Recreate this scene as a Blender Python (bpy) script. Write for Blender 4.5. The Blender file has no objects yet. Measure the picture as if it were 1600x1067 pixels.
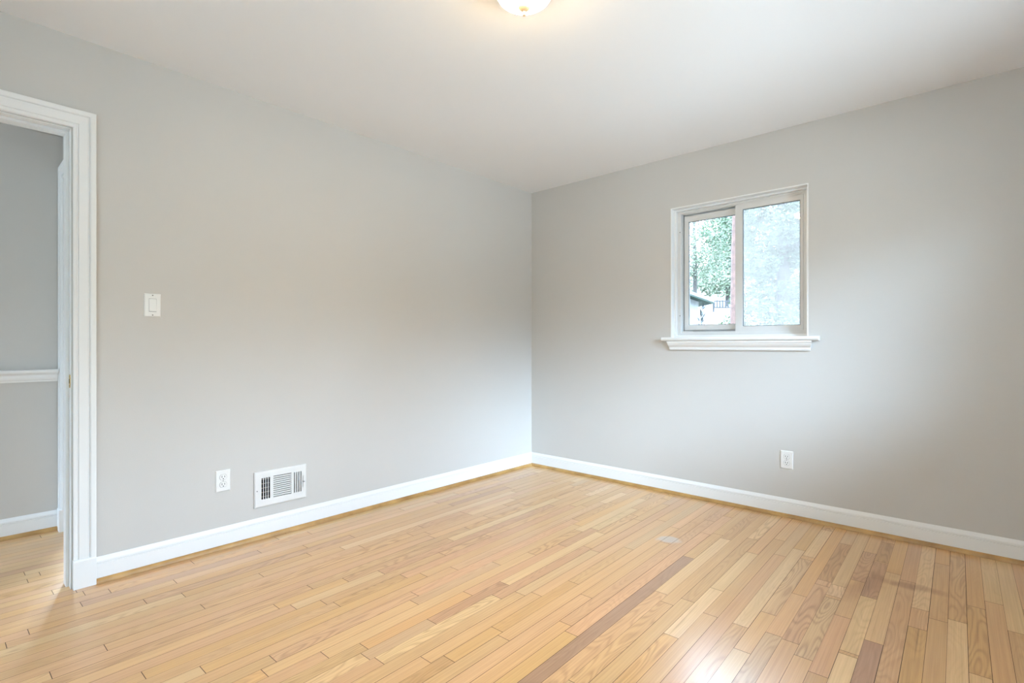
import bpy, bmesh, math, random
from mathutils import Vector, Matrix, noise

# ------------------------------------------------------------------ camera, sky, exposure
S = bpy.context.scene
COL = S.collection
CAM = (2.9591, -3.5536, 1.0761)
F_PX = 803.0
YAW = math.atan(722 / 803.0)
cd = bpy.data.cameras.new('camera')
cd.sensor_width = 36.0
cd.lens = F_PX / 1600 * 36.0
cd.shift_y = 5.5 / 1600
cd.clip_start = 0.02
cd.clip_end = 500
cam = bpy.data.objects.new('camera', cd)
cam.location = CAM
cam.rotation_euler = (math.radians(90), 0, YAW)
COL.objects.link(cam)
S.camera = cam

S.view_settings.view_transform = 'Standard'
S.view_settings.look = 'None'
S.view_settings.exposure = 0.14
S.view_settings.gamma = 1.0
S.cycles.max_bounces = 14
S.cycles.diffuse_bounces = 8
S.cycles.glossy_bounces = 4
S.cycles.transparent_max_bounces = 16
S.cycles.sample_clamp_indirect = 6.0
S.cycles.use_denoising = True

SKY = 31.0                      # radiance of the bright hazy sky
world = bpy.data.worlds.new('hazy_sky')
S.world = world
world.use_nodes = True
wn = world.node_tree
wn.nodes.clear()
w_out = wn.nodes.new('ShaderNodeOutputWorld')
w_bg = wn.nodes.new('ShaderNodeBackground')
w_tc = wn.nodes.new('ShaderNodeTexCoord')
w_sep = wn.nodes.new('ShaderNodeSeparateXYZ')
w_ramp = wn.nodes.new('ShaderNodeValToRGB')
wn.links.new(w_tc.outputs['Generated'], w_sep.inputs[0])
wn.links.new(w_ramp.outputs['Color'], w_bg.inputs['Color'])
wn.links.new(w_bg.outputs['Background'], w_out.inputs['Surface'])
# by height: bright ground below, a dark belt of trees, hazy bright sky just above it, bluer and dimmer overhead
els = w_ramp.color_ramp.elements
w_map = wn.nodes.new('ShaderNodeMapRange')
w_map.inputs['From Min'].default_value = -1
w_map.inputs['From Max'].default_value = 1
wn.links.new(w_sep.outputs['Z'], w_map.inputs['Value'])
wn.links.new(w_map.outputs[0], w_ramp.inputs['Fac'])
SKY_STOPS = [(-1.0, (0.31, 0.37, 0.42)), (-0.12, (0.31, 0.37, 0.42)), (0.0, (0.06, 0.075, 0.08)), (0.13, (0.07, 0.085, 0.09)),
             (0.24, (0.59, 0.77, 1.0)), (0.60, (0.57, 0.75, 1.0)), (0.9, (0.45, 0.60, 0.80))]
for i, (zz, c) in enumerate(SKY_STOPS):
    if i < 2:
        els[i].position = zz / 2 + 0.5
    else:
        els.new(zz / 2 + 0.5)
    els[i].color = (*c, 1)
w_bg.inputs['Strength'].default_value = SKY
# the sun stands low behind haze off to the right: a broad soft glow in the sky
GLOW_AZ, GLOW_EL, GLOW_W, GLOW_L = math.radians(-25), math.radians(20), math.radians(9.5), 90.0
gd = (math.cos(GLOW_EL) * math.cos(GLOW_AZ), math.cos(GLOW_EL) * math.sin(GLOW_AZ), math.sin(GLOW_EL))
w_dot = wn.nodes.new('ShaderNodeVectorMath')
w_dot.operation = 'DOT_PRODUCT'
w_dot.inputs[1].default_value = gd
w_nrm = wn.nodes.new('ShaderNodeVectorMath')
w_nrm.operation = 'NORMALIZE'
wn.links.new(w_tc.outputs['Generated'], w_nrm.inputs[0])
wn.links.new(w_nrm.outputs[0], w_dot.inputs[0])


def w_math(op, a, b):
    n = wn.nodes.new('ShaderNodeMath')
    n.operation = op
    for i, x in enumerate((a, b)):
        if isinstance(x, (int, float)):
            n.inputs[i].default_value = x
        else:
            wn.links.new(x, n.inputs[i])
    return n.outputs[0]


w_fall = w_math('EXPONENT', w_math('MULTIPLY', w_math('SUBTRACT', w_dot.outputs['Value'], 1.0), 1 / (1 - math.cos(GLOW_W))), 0)
w_glow = wn.nodes.new('ShaderNodeBackground')
w_glow.inputs['Color'].default_value = (0.54, 0.75, 1.0, 1)
wn.links.new(w_math('MULTIPLY', w_fall, GLOW_L), w_glow.inputs['Strength'])
w_add = wn.nodes.new('ShaderNodeAddShader')
wn.links.new(w_bg.outputs[0], w_add.inputs[0])
wn.links.new(w_glow.outputs[0], w_add.inputs[1])
wn.links.new(w_add.outputs[0], w_out.inputs['Surface'])

# room: x 0..W, y -L..0, z 0..H
W, L, H = 3.72, 4.2, 2.44
RW = dict(y0=-2.45, y1=-0.55, z0=0.98, z1=2.07)      # window in the wall on the right (out of frame)
RW2 = dict(y0=-3.95, y1=-3.05, z0=1.0, z1=2.07)     # added window out of view, for bluish fill near the door
HW = dict(x0=-1.0, x1=-0.14, z0=0.45, z1=1.95)       # added window out of view, to brighten the hall
FW = dict(x0=0.9, x1=3.6, z0=0.14, z1=2.2)           # added window behind the camera, sized for soft fill
SW = dict(y0=-2.75, y1=-1.3, z0=0.5, z1=2.05)        # window of the room beyond the hall
WX0, WX1, WZ0, WZ1 = 1.3174, 2.2043, 1.1320, 2.068   # window in the back wall


def area(name, loc, direction, sx, sy, power, color, portal=False, spread=180):
    ld = bpy.data.lights.new(name, 'AREA')
    ld.shape = 'RECTANGLE'
    ld.size, ld.size_y = sx, sy
    ld.energy = power
    ld.color = color
    ld.spread = math.radians(spread)
    if portal:
        ld.cycles.is_portal = True
    o = bpy.data.objects.new(name, ld)
    o.location = loc
    o.rotation_euler = Vector(direction).to_track_quat('-Z', 'Y').to_euler()
    COL.objects.link(o)
    return o


DAY = (0.80, 0.90, 1.0)
area('sky_portal_back', ((WX0 + WX1) / 2, 0.22, (WZ0 + WZ1) / 2), (0, -1, 0), WX1 - WX0, WZ1 - WZ0, 1, (1, 1, 1), True)
area('sky_portal_right', (W + 0.22, (RW['y0'] + RW['y1']) / 2, (RW['z0'] + RW['z1']) / 2), (-1, 0, 0), RW['y1'] - RW['y0'], RW['z1'] - RW['z0'], 1, (1, 1, 1), True)
area('sky_portal_right_added', (W + 0.22, (RW2['y0'] + RW2['y1']) / 2, (RW2['z0'] + RW2['z1']) / 2), (-1, 0, 0), RW2['y1'] - RW2['y0'], RW2['z1'] - RW2['z0'], 1, (1, 1, 1), True)
area('sky_portal_hall', ((HW['x0'] + HW['x1']) / 2, -5.72, (HW['z0'] + HW['z1']) / 2), (0, 1, 0), HW['x1'] - HW['x0'], HW['z1'] - HW['z0'], 1, (1, 1, 1), True)
area('sky_portal_front', ((FW['x0'] + FW['x1']) / 2, -L - 0.22, (FW['z0'] + FW['z1']) / 2), (0, 1, 0), FW['x1'] - FW['x0'], FW['z1'] - FW['z0'], 1, (1, 1, 1), True)
area('sky_portal_side_room', (-3.52, (SW['y0'] + SW['y1']) / 2, (SW['z0'] + SW['z1']) / 2), (1, 0, 0), SW['y1'] - SW['y0'], SW['z1'] - SW['z0'], 1, (1, 1, 1), True)

area('daylight_side_room', (-3.75, -1.75, 1.75), (4.0, -1.5, -1.75), 1.0, 0.9, 34, DAY, spread=60)

LAMP_L = 46.0
LAMP_COL = (1.0, 0.72, 0.38)


# ------------------------------------------------------------------ materials
def new_mat(name):
    m = bpy.data.materials.new(name)
    m.use_nodes = True
    nt = m.node_tree
    nt.nodes.clear()
    out = nt.nodes.new('ShaderNodeOutputMaterial')
    return m, nt, out


def principled(name, color, rough=0.5, metal=0.0, spec=0.5, bump=None, mottling=None):
    """bump = (scale, strength); mottling = (scale, amount) of a faint tonal noise"""
    m, nt, out = new_mat(name)
    b = nt.nodes.new('ShaderNodeBsdfPrincipled')
    b.inputs['Base Color'].default_value = (*color, 1)
    b.inputs['Roughness'].default_value = rough
    b.inputs['Metallic'].default_value = metal
    b.inputs['Specular IOR Level'].default_value = spec
    nt.links.new(b.outputs[0], out.inputs['Surface'])
    tc = nt.nodes.new('ShaderNodeTexCoord')
    if mottling:
        n = nt.nodes.new('ShaderNodeTexNoise')
        n.inputs['Scale'].default_value = mottling[0]
        n.inputs['Detail'].default_value = 3
        nt.links.new(tc.outputs['Object'], n.inputs['Vector'])
        mr = nt.nodes.new('ShaderNodeMapRange')
        mr.inputs['From Min'].default_value = 0.3
        mr.inputs['From Max'].default_value = 0.7
        mr.inputs['To Min'].default_value = 1 - mottling[1]
        mr.inputs['To Max'].default_value = 1 + mottling[1]
        nt.links.new(n.outputs['Fac'], mr.inputs['Value'])
        mx = nt.nodes.new('ShaderNodeMix')
        mx.data_type = 'RGBA'
        mx.blend_type = 'MULTIPLY'
        mx.inputs['Factor'].default_value = 1
        mx.inputs[6].default_value = (*color, 1)
        nt.links.new(mr.outputs[0], mx.inputs[7])
        nt.links.new(mx.outputs[2], b.inputs['Base Color'])
    if bump:
        n = nt.nodes.new('ShaderNodeTexNoise')
        n.inputs['Scale'].default_value = bump[0]
        n.inputs['Detail'].default_value = 3
        nt.links.new(tc.outputs['Object'], n.inputs['Vector'])
        bp = nt.nodes.new('ShaderNodeBump')
        bp.inputs['Strength'].default_value = bump[1]
        bp.inputs['Distance'].default_value = 0.002
        nt.links.new(n.outputs['Fac'], bp.inputs['Height'])
        nt.links.new(bp.outputs[0], b.inputs['Normal'])
    return m


M = {}
M['wall'] = principled('grey_wall_paint', (0.52, 0.50, 0.47), 0.55, spec=0.35, bump=(180, 0.08), mottling=(1.5, 0.01))
M['ceiling'] = principled('white_ceiling_paint', (0.82, 0.82, 0.83), 0.7, spec=0.2, bump=(120, 0.06))
M['trim'] = principled('white_trim_paint', (0.75, 0.75, 0.74), 0.35, bump=(60, 0.05))
M['vinyl'] = principled('white_window_vinyl', (0.62, 0.615, 0.60), 0.35, bump=(200, 0.03))
M['plastic'] = principled('white_plate_plastic', (0.74, 0.73, 0.70), 0.3, bump=(300, 0.02))
M['register'] = principled('white_register_enamel', (0.69, 0.68, 0.66), 0.35, bump=(300, 0.03))
M['damper'] = principled('bare_damper_metal', (0.40, 0.34, 0.27), 0.5, metal=0.4, mottling=(60, 0.1))
M['dark'] = principled('dark_cavity', (0.012, 0.011, 0.011), 0.8, mottling=(40, 0.2))
M['screw'] = principled('grey_screw_steel', (0.22, 0.21, 0.20), 0.4, metal=0.6, mottling=(200, 0.1))
M['gasket'] = principled('grey_window_gasket', (0.16, 0.17, 0.18), 0.6, mottling=(80, 0.1))
M['brass'] = principled('polished_brass', (0.72, 0.50, 0.16), 0.25, metal=1.0, mottling=(120, 0.15))
M['lamp_metal'] = principled('lamp_champagne_metal', (0.70, 0.52, 0.33), 0.35, metal=0.3, mottling=(80, 0.05))
M['exterior'] = principled('white_house_siding', (0.16, 0.16, 0.157), 0.7, mottling=(2, 0.08))
M['roof'] = principled('pale_roof_shingles', (0.13, 0.133, 0.135), 0.8, mottling=(5, 0.2))
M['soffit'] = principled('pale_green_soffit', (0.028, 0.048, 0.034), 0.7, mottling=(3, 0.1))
M['fence'] = principled('weathered_fence_wood', (0.024, 0.025, 0.027), 0.8, mottling=(6, 0.3))
M['bark'] = principled('reddish_pine_bark', (0.075, 0.042, 0.033), 0.9, mottling=(14, 0.35), bump=(30, 0.8))
M['bark_dark'] = principled('grey_brown_bark', (0.05, 0.045, 0.04), 0.9, mottling=(10, 0.3))
M['ground'] = principled('dry_pale_lawn', (0.17, 0.17, 0.15), 0.9, mottling=(3, 0.15))
M['leaf'] = principled('mid_green_leaf', (0.07, 0.105, 0.06), 0.55, mottling=(1.2, 0.5))
M['leaf_pale'] = principled('pale_green_leaf', (0.125, 0.155, 0.10), 0.55, mottling=(1.2, 0.5))
M['leaf_bush'] = principled('bright_bush_leaf', (0.034, 0.062, 0.016), 0.55, mottling=(3, 0.4))
M['leaf_dark'] = principled('dark_yucca_leaf', (0.012, 0.016, 0.018), 0.5, mottling=(5, 0.3))


def glass_mat():
    m, nt, out = new_mat('window_glass')
    fr = nt.nodes.new('ShaderNodeFresnel')
    fr.inputs['IOR'].default_value = 1.45
    tr = nt.nodes.new('ShaderNodeBsdfTransparent')
    tr.inputs['Color'].default_value = (0.97, 0.985, 0.98, 1)
    gl = nt.nodes.new('ShaderNodeBsdfGlossy')
    gl.inputs['Roughness'].default_value = 0.02
    mx = nt.nodes.new('ShaderNodeMixShader')
    nt.links.new(fr.outputs[0], mx.inputs['Fac'])
    nt.links.new(tr.outputs[0], mx.inputs[1])
    nt.links.new(gl.outputs[0], mx.inputs[2])
    nt.links.new(mx.outputs[0], out.inputs['Surface'])
    return m


def screen_mat():
    m, nt, out = new_mat('insect_screen_mesh')
    tr = nt.nodes.new('ShaderNodeBsdfTransparent')
    df = nt.nodes.new('ShaderNodeBsdfDiffuse')
    df.inputs['Color'].default_value = (0.5, 0.5, 0.5, 1)
    tl = nt.nodes.new('ShaderNodeBsdfTranslucent')
    tl.inputs['Color'].default_value = (0.20, 0.175, 0.16, 1)
    tc = nt.nodes.new('ShaderNodeTexCoord')
    n = nt.nodes.new('ShaderNodeTexNoise')
    n.inputs['Scale'].default_value = 9
    nt.links.new(tc.outputs['Object'], n.inputs['Vector'])
    mr = nt.nodes.new('ShaderNodeMapRange')
    mr.inputs['To Min'].default_value = 0.30
    mr.inputs['To Max'].default_value = 0.42
    nt.links.new(n.outputs['Fac'], mr.inputs['Value'])
    ad = nt.nodes.new('ShaderNodeMixShader')
    ad.inputs['Fac'].default_value = 0.8
    nt.links.new(df.outputs[0], ad.inputs[1])
    nt.links.new(tl.outputs[0], ad.inputs[2])
    mx = nt.nodes.new('ShaderNodeMixShader')
    nt.links.new(mr.outputs[0], mx.inputs['Fac'])
    nt.links.new(tr.outputs[0], mx.inputs[1])
    nt.links.new(ad.outputs[0], mx.inputs[2])
    nt.links.new(mx.outputs[0], out.inputs['Surface'])
    return m


def lamp_glass_mat():
    m, nt, out = new_mat('lit_frosted_lamp_glass')
    em = nt.nodes.new('ShaderNodeEmission')
    em.inputs['Color'].default_value = (*LAMP_COL, 1)
    # glow shaped to spare the ceiling: far stronger underneath than by the rim
    ge = nt.nodes.new('ShaderNodeNewGeometry')
    sx = nt.nodes.new('ShaderNodeSeparateXYZ')
    nt.links.new(ge.outputs['Normal'], sx.inputs[0])
    mr = nt.nodes.new('ShaderNodeMapRange')
    mr.inputs['From Min'].default_value = -0.45
    mr.inputs['From Max'].default_value = -0.95
    mr.inputs['To Min'].default_value = LAMP_L * 0.13
    mr.inputs['To Max'].default_value = LAMP_L * 4.5
    nt.links.new(sx.outputs['Z'], mr.inputs['Value'])
    nt.links.new(mr.outputs[0], em.inputs['Strength'])
    nt.links.new(em.outputs[0], out.inputs['Surface'])
    return m


def node(nt, t, **kw):
    n = nt.nodes.new(t)
    for k, v in kw.items():
        if k in ('operation', 'data_type', 'blend_type', 'layer_name', 'attribute_name', 'uv_map', 'noise_dimensions'):
            setattr(n, k, v)
        else:
            n.inputs[k].default_value = v
    return n


def mth(nt, op, a, b=None, c=None):
    n = nt.nodes.new('ShaderNodeMath')
    n.operation = op
    for i, x in enumerate((a, b, c)):
        if x is None:
            continue
        if isinstance(x, (int, float)):
            n.inputs[i].default_value = x
        else:
            nt.links.new(x, n.inputs[i])
    return n.outputs[0]


def oak_mat():
    """strip oak: board tone from the 'tone' attribute, grain from the board uv"""
    m, nt, out = new_mat('oak_strip_floor')
    lk = nt.links.new
    b = nt.nodes.new('ShaderNodeBsdfPrincipled')
    lk(b.outputs[0], out.inputs['Surface'])
    tone = node(nt, 'ShaderNodeVertexColor', layer_name='tone')
    trait = node(nt, 'ShaderNodeVertexColor', layer_name='trait')
    tsep = nt.nodes.new('ShaderNodeSeparateColor')
    lk(trait.outputs['Color'], tsep.inputs[0])
    uv = node(nt, 'ShaderNodeUVMap', uv_map='board')
    sep = nt.nodes.new('ShaderNodeSeparateXYZ')
    lk(uv.outputs[0], sep.inputs[0])
    u, v = sep.outputs[0], sep.outputs[1]

    def stretched(su, sv, detail, rough=0.5):
        cb = nt.nodes.new('ShaderNodeCombineXYZ')
        lk(mth(nt, 'MULTIPLY', u, su), cb.inputs[0])
        lk(mth(nt, 'MULTIPLY', v, sv), cb.inputs[1])
        n = nt.nodes.new('ShaderNodeTexNoise')
        n.inputs['Scale'].default_value = 1
        n.inputs['Detail'].default_value = detail
        n.inputs['Roughness'].default_value = rough
        lk(cb.outputs[0], n.inputs['Vector'])
        return n.outputs['Fac']
    # cathedral figure: contour lines of a stretched noise
    big = stretched(2.2, 13, 1.0, 0.4)
    ring = mth(nt, 'SINE', mth(nt, 'MULTIPLY', big, 85))
    ring = mth(nt, 'POWER', mth(nt, 'MULTIPLY_ADD', ring, 0.5, 0.5), 2.2)
    # straight streaks and pores
    streak = stretched(1.6, 170, 3, 0.6)
    pores = stretched(14, 700, 2, 0.6)
    blotch = stretched(2.5, 14, 3, 0.6)
    fig = mth(nt, 'MULTIPLY', ring, mth(nt, 'MULTIPLY', tsep.outputs[1], 0.28))
    fac = mth(nt, 'SUBTRACT', 1.0, fig)
    fac = mth(nt, 'ADD', fac, mth(nt, 'MULTIPLY', mth(nt, 'SUBTRACT', streak, 0.5), 0.62))
    fac = mth(nt, 'ADD', fac, mth(nt, 'MULTIPLY', mth(nt, 'SUBTRACT', pores, 0.5), 0.14))
    fac = mth(nt, 'ADD', fac, mth(nt, 'MULTIPLY', mth(nt, 'SUBTRACT', blotch, 0.5), 0.22))
    # occasional dark mineral streak
    mineral = stretched(0.9, 60, 2, 0.5)
    mineral = mth(nt, 'MULTIPLY', mth(nt, 'GREATER_THAN', mineral, 0.0), mth(nt, 'SMOOTH_MAX', mth(nt, 'SUBTRACT', mineral, 0.67), 0.0, 0.02))
    fac = mth(nt, 'SUBTRACT', fac, mth(nt, 'MULTIPLY', mineral, 3.2))
    mx = node(nt, 'ShaderNodeMix', data_type='RGBA', blend_type='MULTIPLY')
    mx.inputs['Factor'].default_value = 1
    lk(tone.outputs['Color'], mx.inputs[6])
    gam = nt.nodes.new('ShaderNodeCombineColor')     # darker grain is also warmer
    lk(mth(nt, 'POWER', fac, 0.85), gam.inputs[0])
    lk(fac, gam.inputs[1])
    lk(mth(nt, 'POWER', fac, 1.2), gam.inputs[2])
    lk(gam.outputs[0], mx.inputs[7])
    col = mx.outputs[2]
    # stains: a pale bluish spill and a few dark water marks
    tc = nt.nodes.new('ShaderNodeTexCoord')
    wob = nt.nodes.new('ShaderNodeTexNoise')
    wob.inputs['Scale'].default_value = 14
    wob.inputs['Detail'].default_value = 4
    lk(tc.outputs['Object'], wob.inputs['Vector'])

    def spot(cx, cy, rx, ry, rot, soft):
        mp = nt.nodes.new('ShaderNodeMapping')
        mp.vector_type = 'TEXTURE'
        mp.inputs['Location'].default_value = (cx, cy, 0)
        mp.inputs['Rotation'].default_value = (0, 0, rot)
        mp.inputs['Scale'].default_value = (rx, ry, 1)
        lk(tc.outputs['Object'], mp.inputs['Vector'])
        ln = nt.nodes.new('ShaderNodeVectorMath')
        ln.operation = 'LENGTH'
        lk(mp.outputs[0], ln.inputs[0])
        d = mth(nt, 'ADD', ln.outputs['Value'], mth(nt, 'MULTIPLY', mth(nt, 'SUBTRACT', wob.outputs['Fac'], 0.5), 1.6))
        mr = nt.nodes.new('ShaderNodeMapRange')
        mr.interpolation_type = 'SMOOTHSTEP'
        mr.inputs['From Min'].default_value = 1 + soft
        mr.inputs['From Max'].default_value = 1 - soft
        lk(d, mr.inputs['Value'])
        return mr.outputs[0]

    def stain(col, mask, color, amount, mode='MIX'):
        x = node(nt, 'ShaderNodeMix', data_type='RGBA', blend_type=mode)
        lk(mth(nt, 'MULTIPLY', mask, amount), x.inputs['Factor'])
        lk(col, x.inputs[6])
        x.inputs[7].default_value = (*color, 1)
        return x.outputs[2]
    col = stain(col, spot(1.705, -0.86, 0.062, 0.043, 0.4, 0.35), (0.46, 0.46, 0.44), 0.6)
    col = stain(col, spot(2.76, -0.66, 0.10, 0.035, 0.1, 0.6), (0.45, 0.34, 0.28), 0.55, 'MULTIPLY')
    col = stain(col, spot(2.60, -0.78, 0.05, 0.20, -0.3, 0.7), (0.70, 0.60, 0.55), 0.6, 'MULTIPLY')
    lk(col, b.inputs['Base Color'])
    lk(mth(nt, 'MULTIPLY_ADD', pores, 0.16, 0.24), b.inputs['Roughness'])
    b.inputs['Specular IOR Level'].default_value = 0.5
    b.inputs['Coat Weight'].default_value = 0.5
    b.inputs['Coat Roughness'].default_value = 0.22
    b.inputs['Coat IOR'].default_value = 1.5
    bp = nt.nodes.new('ShaderNodeBump')
    bp.inputs['Strength'].default_value = 0.12
    bp.inputs['Distance'].default_value = 0.0015
    lk(mth(nt, 'ADD', streak, mth(nt, 'MULTIPLY', pores, 0.6)), bp.inputs['Height'])
    lk(bp.outputs[0], b.inputs['Normal'])
    return m


def shoe_mat():
    m, nt, out = new_mat('honey_oak_shoe')
    lk = nt.links.new
    b = nt.nodes.new('ShaderNodeBsdfPrincipled')
    lk(b.outputs[0], out.inputs['Surface'])
    tc = nt.nodes.new('ShaderNodeTexCoord')
    n = nt.nodes.new('ShaderNodeTexNoise')
    n.inputs['Scale'].default_value = 9
    n.inputs['Detail'].default_value = 5
    lk(tc.outputs['Object'], n.inputs['Vector'])
    r = nt.nodes.new('ShaderNodeValToRGB')
    r.color_ramp.elements[0].position = 0.3
    r.color_ramp.elements[0].color = (0.26, 0.13, 0.035, 1)
    r.color_ramp.elements[1].position = 0.7
    r.color_ramp.elements[1].color = (0.46, 0.265, 0.085, 1)
    lk(n.outputs['Fac'], r.inputs['Fac'])
    lk(r.outputs[0], b.inputs['Base Color'])
    b.inputs['Roughness'].default_value = 0.4
    return m


def diffuser_mat():
    m, nt, out = new_mat('white_light_diffuser')  # for the sheets added to soften light in unseen windows
    tl = nt.nodes.new('ShaderNodeBsdfTranslucent')
    tl.inputs['Color'].default_value = (0.86, 0.86, 0.84, 1)
    df = nt.nodes.new('ShaderNodeBsdfDiffuse')
    df.inputs['Color'].default_value = (0.8, 0.8, 0.78, 1)
    mx = nt.nodes.new('ShaderNodeMixShader')
    mx.inputs['Fac'].default_value = 0.12
    nt.links.new(tl.outputs[0], mx.inputs[1])
    nt.links.new(df.outputs[0], mx.inputs[2])
    nt.links.new(mx.outputs[0], out.inputs['Surface'])
    return m


M['glass'] = glass_mat()
M['diffuser'] = diffuser_mat()
M['screen'] = screen_mat()
M['lamp_glass'] = lamp_glass_mat()
M['oak'] = oak_mat()
M['shoe'] = shoe_mat()
M['gap'] = principled('dark_board_gap', (0.05, 0.025, 0.012), 0.8, mottling=(30, 0.2))


# ------------------------------------------------------------------ mesh helpers
class MB:
    def __init__(self):
        self.v, self.f = [], []

    def face(self, pts):
        i = len(self.v)
        self.v += [tuple(p) for p in pts]
        self.f.append(list(range(i, i + len(pts))))

    def box(self, x0, x1, y0, y1, z0, z1, m=None):
        p = [(x, y, z) for x in (x0, x1) for y in (y0, y1) for z in (z0, z1)]
        if m is not None:
            p = [m @ Vector(q) for q in p]
        i = len(self.v)
        self.v += [tuple(q) for q in p]
        for q in ((0, 1, 3, 2), (4, 6, 7, 5), (0, 4, 5, 1), (2, 3, 7, 6), (0, 2, 6, 4), (1, 5, 7, 3)):
            self.f.append([i + k for k in q])

    def rings(self, rings, close=True, caps=True):
        """skin a list of equal-length point rings"""
        i = len(self.v)
        n = len(rings[0])
        for r in rings:
            self.v += [tuple(p) for p in r]
        for k in range(len(rings) - 1):
            for j in range(n if close else n - 1):
                a, b_ = i + k * n + j, i + k * n + (j + 1) % n
                self.f.append([a, b_, b_ + n, a + n])
        if caps:
            self.f.append([i + j for j in range(n)][::-1])
            self.f.append([i + (len(rings) - 1) * n + j for j in range(n)])

    def lathe(self, prof, seg=48, axis='z', origin=(0, 0, 0)):
        rs = []
        for r, h in prof:
            ring = []
            for k in range(seg):
                t = 2 * math.pi * k / seg
                c, s = r * math.cos(t), r * math.sin(t)
                p = (c, s, h) if axis == 'z' else (c, h, s)
                ring.append(tuple(p[q] + origin[q] for q in range(3)))
            rs.append(ring)
        self.rings(rs)

    def tube(self, pts, rad, seg=8):
        rs = []
        for k, p in enumerate(pts):
            p = Vector(p)
            a = Vector(pts[max(k - 1, 0)])
            c = Vector(pts[min(k + 1, len(pts) - 1)])
            d = (c - a).normalized()
            x = d.orthogonal().normalized() if k == 0 else (ox - d * ox.dot(d)).normalized()
            ox = x
            y = d.cross(x)
            rr = rad[k] if isinstance(rad, (list, tuple)) else rad
            rs.append([p + (x * math.cos(2 * math.pi * j / seg) + y * math.sin(2 * math.pi * j / seg)) * rr for j in range(seg)])
        self.rings(rs)

    def build(self, name, mat, parent=None, bevel=0.0, smooth=False, segs=2):
        me = bpy.data.meshes.new(name)
        me.from_pydata(self.v, [], self.f)
        bm = bmesh.new()
        bm.from_mesh(me)
        bmesh.ops.remove_doubles(bm, verts=bm.verts, dist=1e-6)
        bmesh.ops.recalc_face_normals(bm, faces=bm.faces)
        if bevel:
            es = [ed for ed in bm.edges if len(ed.link_faces) == 2 and ed.calc_face_angle(0) > 0.6]
            bmesh.ops.bevel(bm, geom=es, offset=bevel, segments=segs, profile=0.6, affect='EDGES', clamp_overlap=True)
        bm.to_mesh(me)
        bm.free()
        me.materials.append(mat)
        o = bpy.data.objects.new(name, me)
        COL.objects.link(o)
        if parent:
            o.parent = parent
        if smooth:
            for p in me.polygons:
                p.use_smooth = True
            try:
                me.set_sharp_from_angle(angle=math.radians(35))
            except Exception:
                pass
        return o


def tag(o, label=None, cat=None, group=None, kind=None):
    if label:
        o['label'] = label
    if cat:
        o['category'] = cat
    if group:
        o['group'] = group
    if kind:
        o['kind'] = kind
    return o


def empty(name, loc=(0, 0, 0), rz=0.0):
    o = bpy.data.objects.new(name, None)
    o.empty_display_size = 0.05
    o.location = loc
    o.rotation_euler = (0, 0, rz)
    COL.objects.link(o)
    return o


def copy_tree(o, parent=None):
    c = o.copy()
    COL.objects.link(c)
    if parent:
        c.parent = parent
    for ch in list(o.children):
        copy_tree(ch, c)
    return c


def slab(us, vs, filled, d0, d1, mapf):
    """solid plate cut into cells us x vs; filled(i, j) says which stay; mapf(u, v, d) -> xyz"""
    mb = MB()
    nu, nv = len(us) - 1, len(vs) - 1
    ok = [[filled(i, j) for j in range(nv)] for i in range(nu)]
    for i in range(nu):
        for j in range(nv):
            if not ok[i][j]:
                continue
            u0, u1, v0, v1 = us[i], us[i + 1], vs[j], vs[j + 1]
            for d in (d0, d1):
                mb.face([mapf(u0, v0, d), mapf(u1, v0, d), mapf(u1, v1, d), mapf(u0, v1, d)])
            for di, dj, a, b_ in ((-1, 0, (u0, v0), (u0, v1)), (1, 0, (u1, v0), (u1, v1)), (0, -1, (u0, v0), (u1, v0)), (0, 1, (u0, v1), (u1, v1))):
                ii, jj = i + di, j + dj
                if 0 <= ii < nu and 0 <= jj < nv and ok[ii][jj]:
                    continue
                mb.face([mapf(*a, d0), mapf(*b_, d0), mapf(*b_, d1), mapf(*a, d1)])
    return mb


def holed(u0, u1, v0, v1, holes, d0, d1, mapf):
    us = sorted({u0, u1, *[h[0] for h in holes], *[h[1] for h in holes]})
    vs = sorted({v0, v1, *[h[2] for h in holes], *[h[3] for h in holes]})

    def filled(i, j):
        cu, cv = (us[i] + us[i + 1]) / 2, (vs[j] + vs[j + 1]) / 2
        return not any(h[0] < cu < h[1] and h[2] < cv < h[3] for h in holes)
    return slab(us, vs, filled, d0, d1, mapf)


XP = lambda u, v, d: (d, u, v)        # wall plane across x: u = y
YP = lambda u, v, d: (u, d, v)        # wall plane across y: u = x


def struct(o, label, cat):
    return tag(o, label, cat, kind='structure')


def extrude_profile(prof, a, b_, mapf):
    """prof: (out, z) points; swept from a to b along the wall"""
    mb = MB()
    mb.rings([[mapf(a, p[1], p[0]) for p in prof], [mapf(b_, p[1], p[0]) for p in prof]])
    return mb


# ------------------------------------------------------------------ floor
random.seed(11)
BW = 0.0572
BROT = math.radians(1.0)          # the strips run very nearly along the left wall
BO = Vector((1.7, -2.0))
B_P = Vector((-math.sin(BROT), math.cos(BROT)))
B_Q = Vector((math.cos(BROT), math.sin(BROT)))
cvx, cvy = -math.sin(YAW), math.cos(YAW)
crx, cry = math.cos(YAW), math.sin(YAW)


def seen_floor(px, py):
    """floor point that the photograph shows at a pixel, in board coordinates (p along, q across)"""
    uu = (px - 800) / F_PX
    d = (cvx + uu * crx, cvy + uu * cry, (539 - py) / F_PX)
    t = -CAM[2] / d[2]
    w = Vector((CAM[0] + t * d[0], CAM[1] + t * d[1])) - BO
    return w.dot(B_P), w.dot(B_Q)


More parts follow.
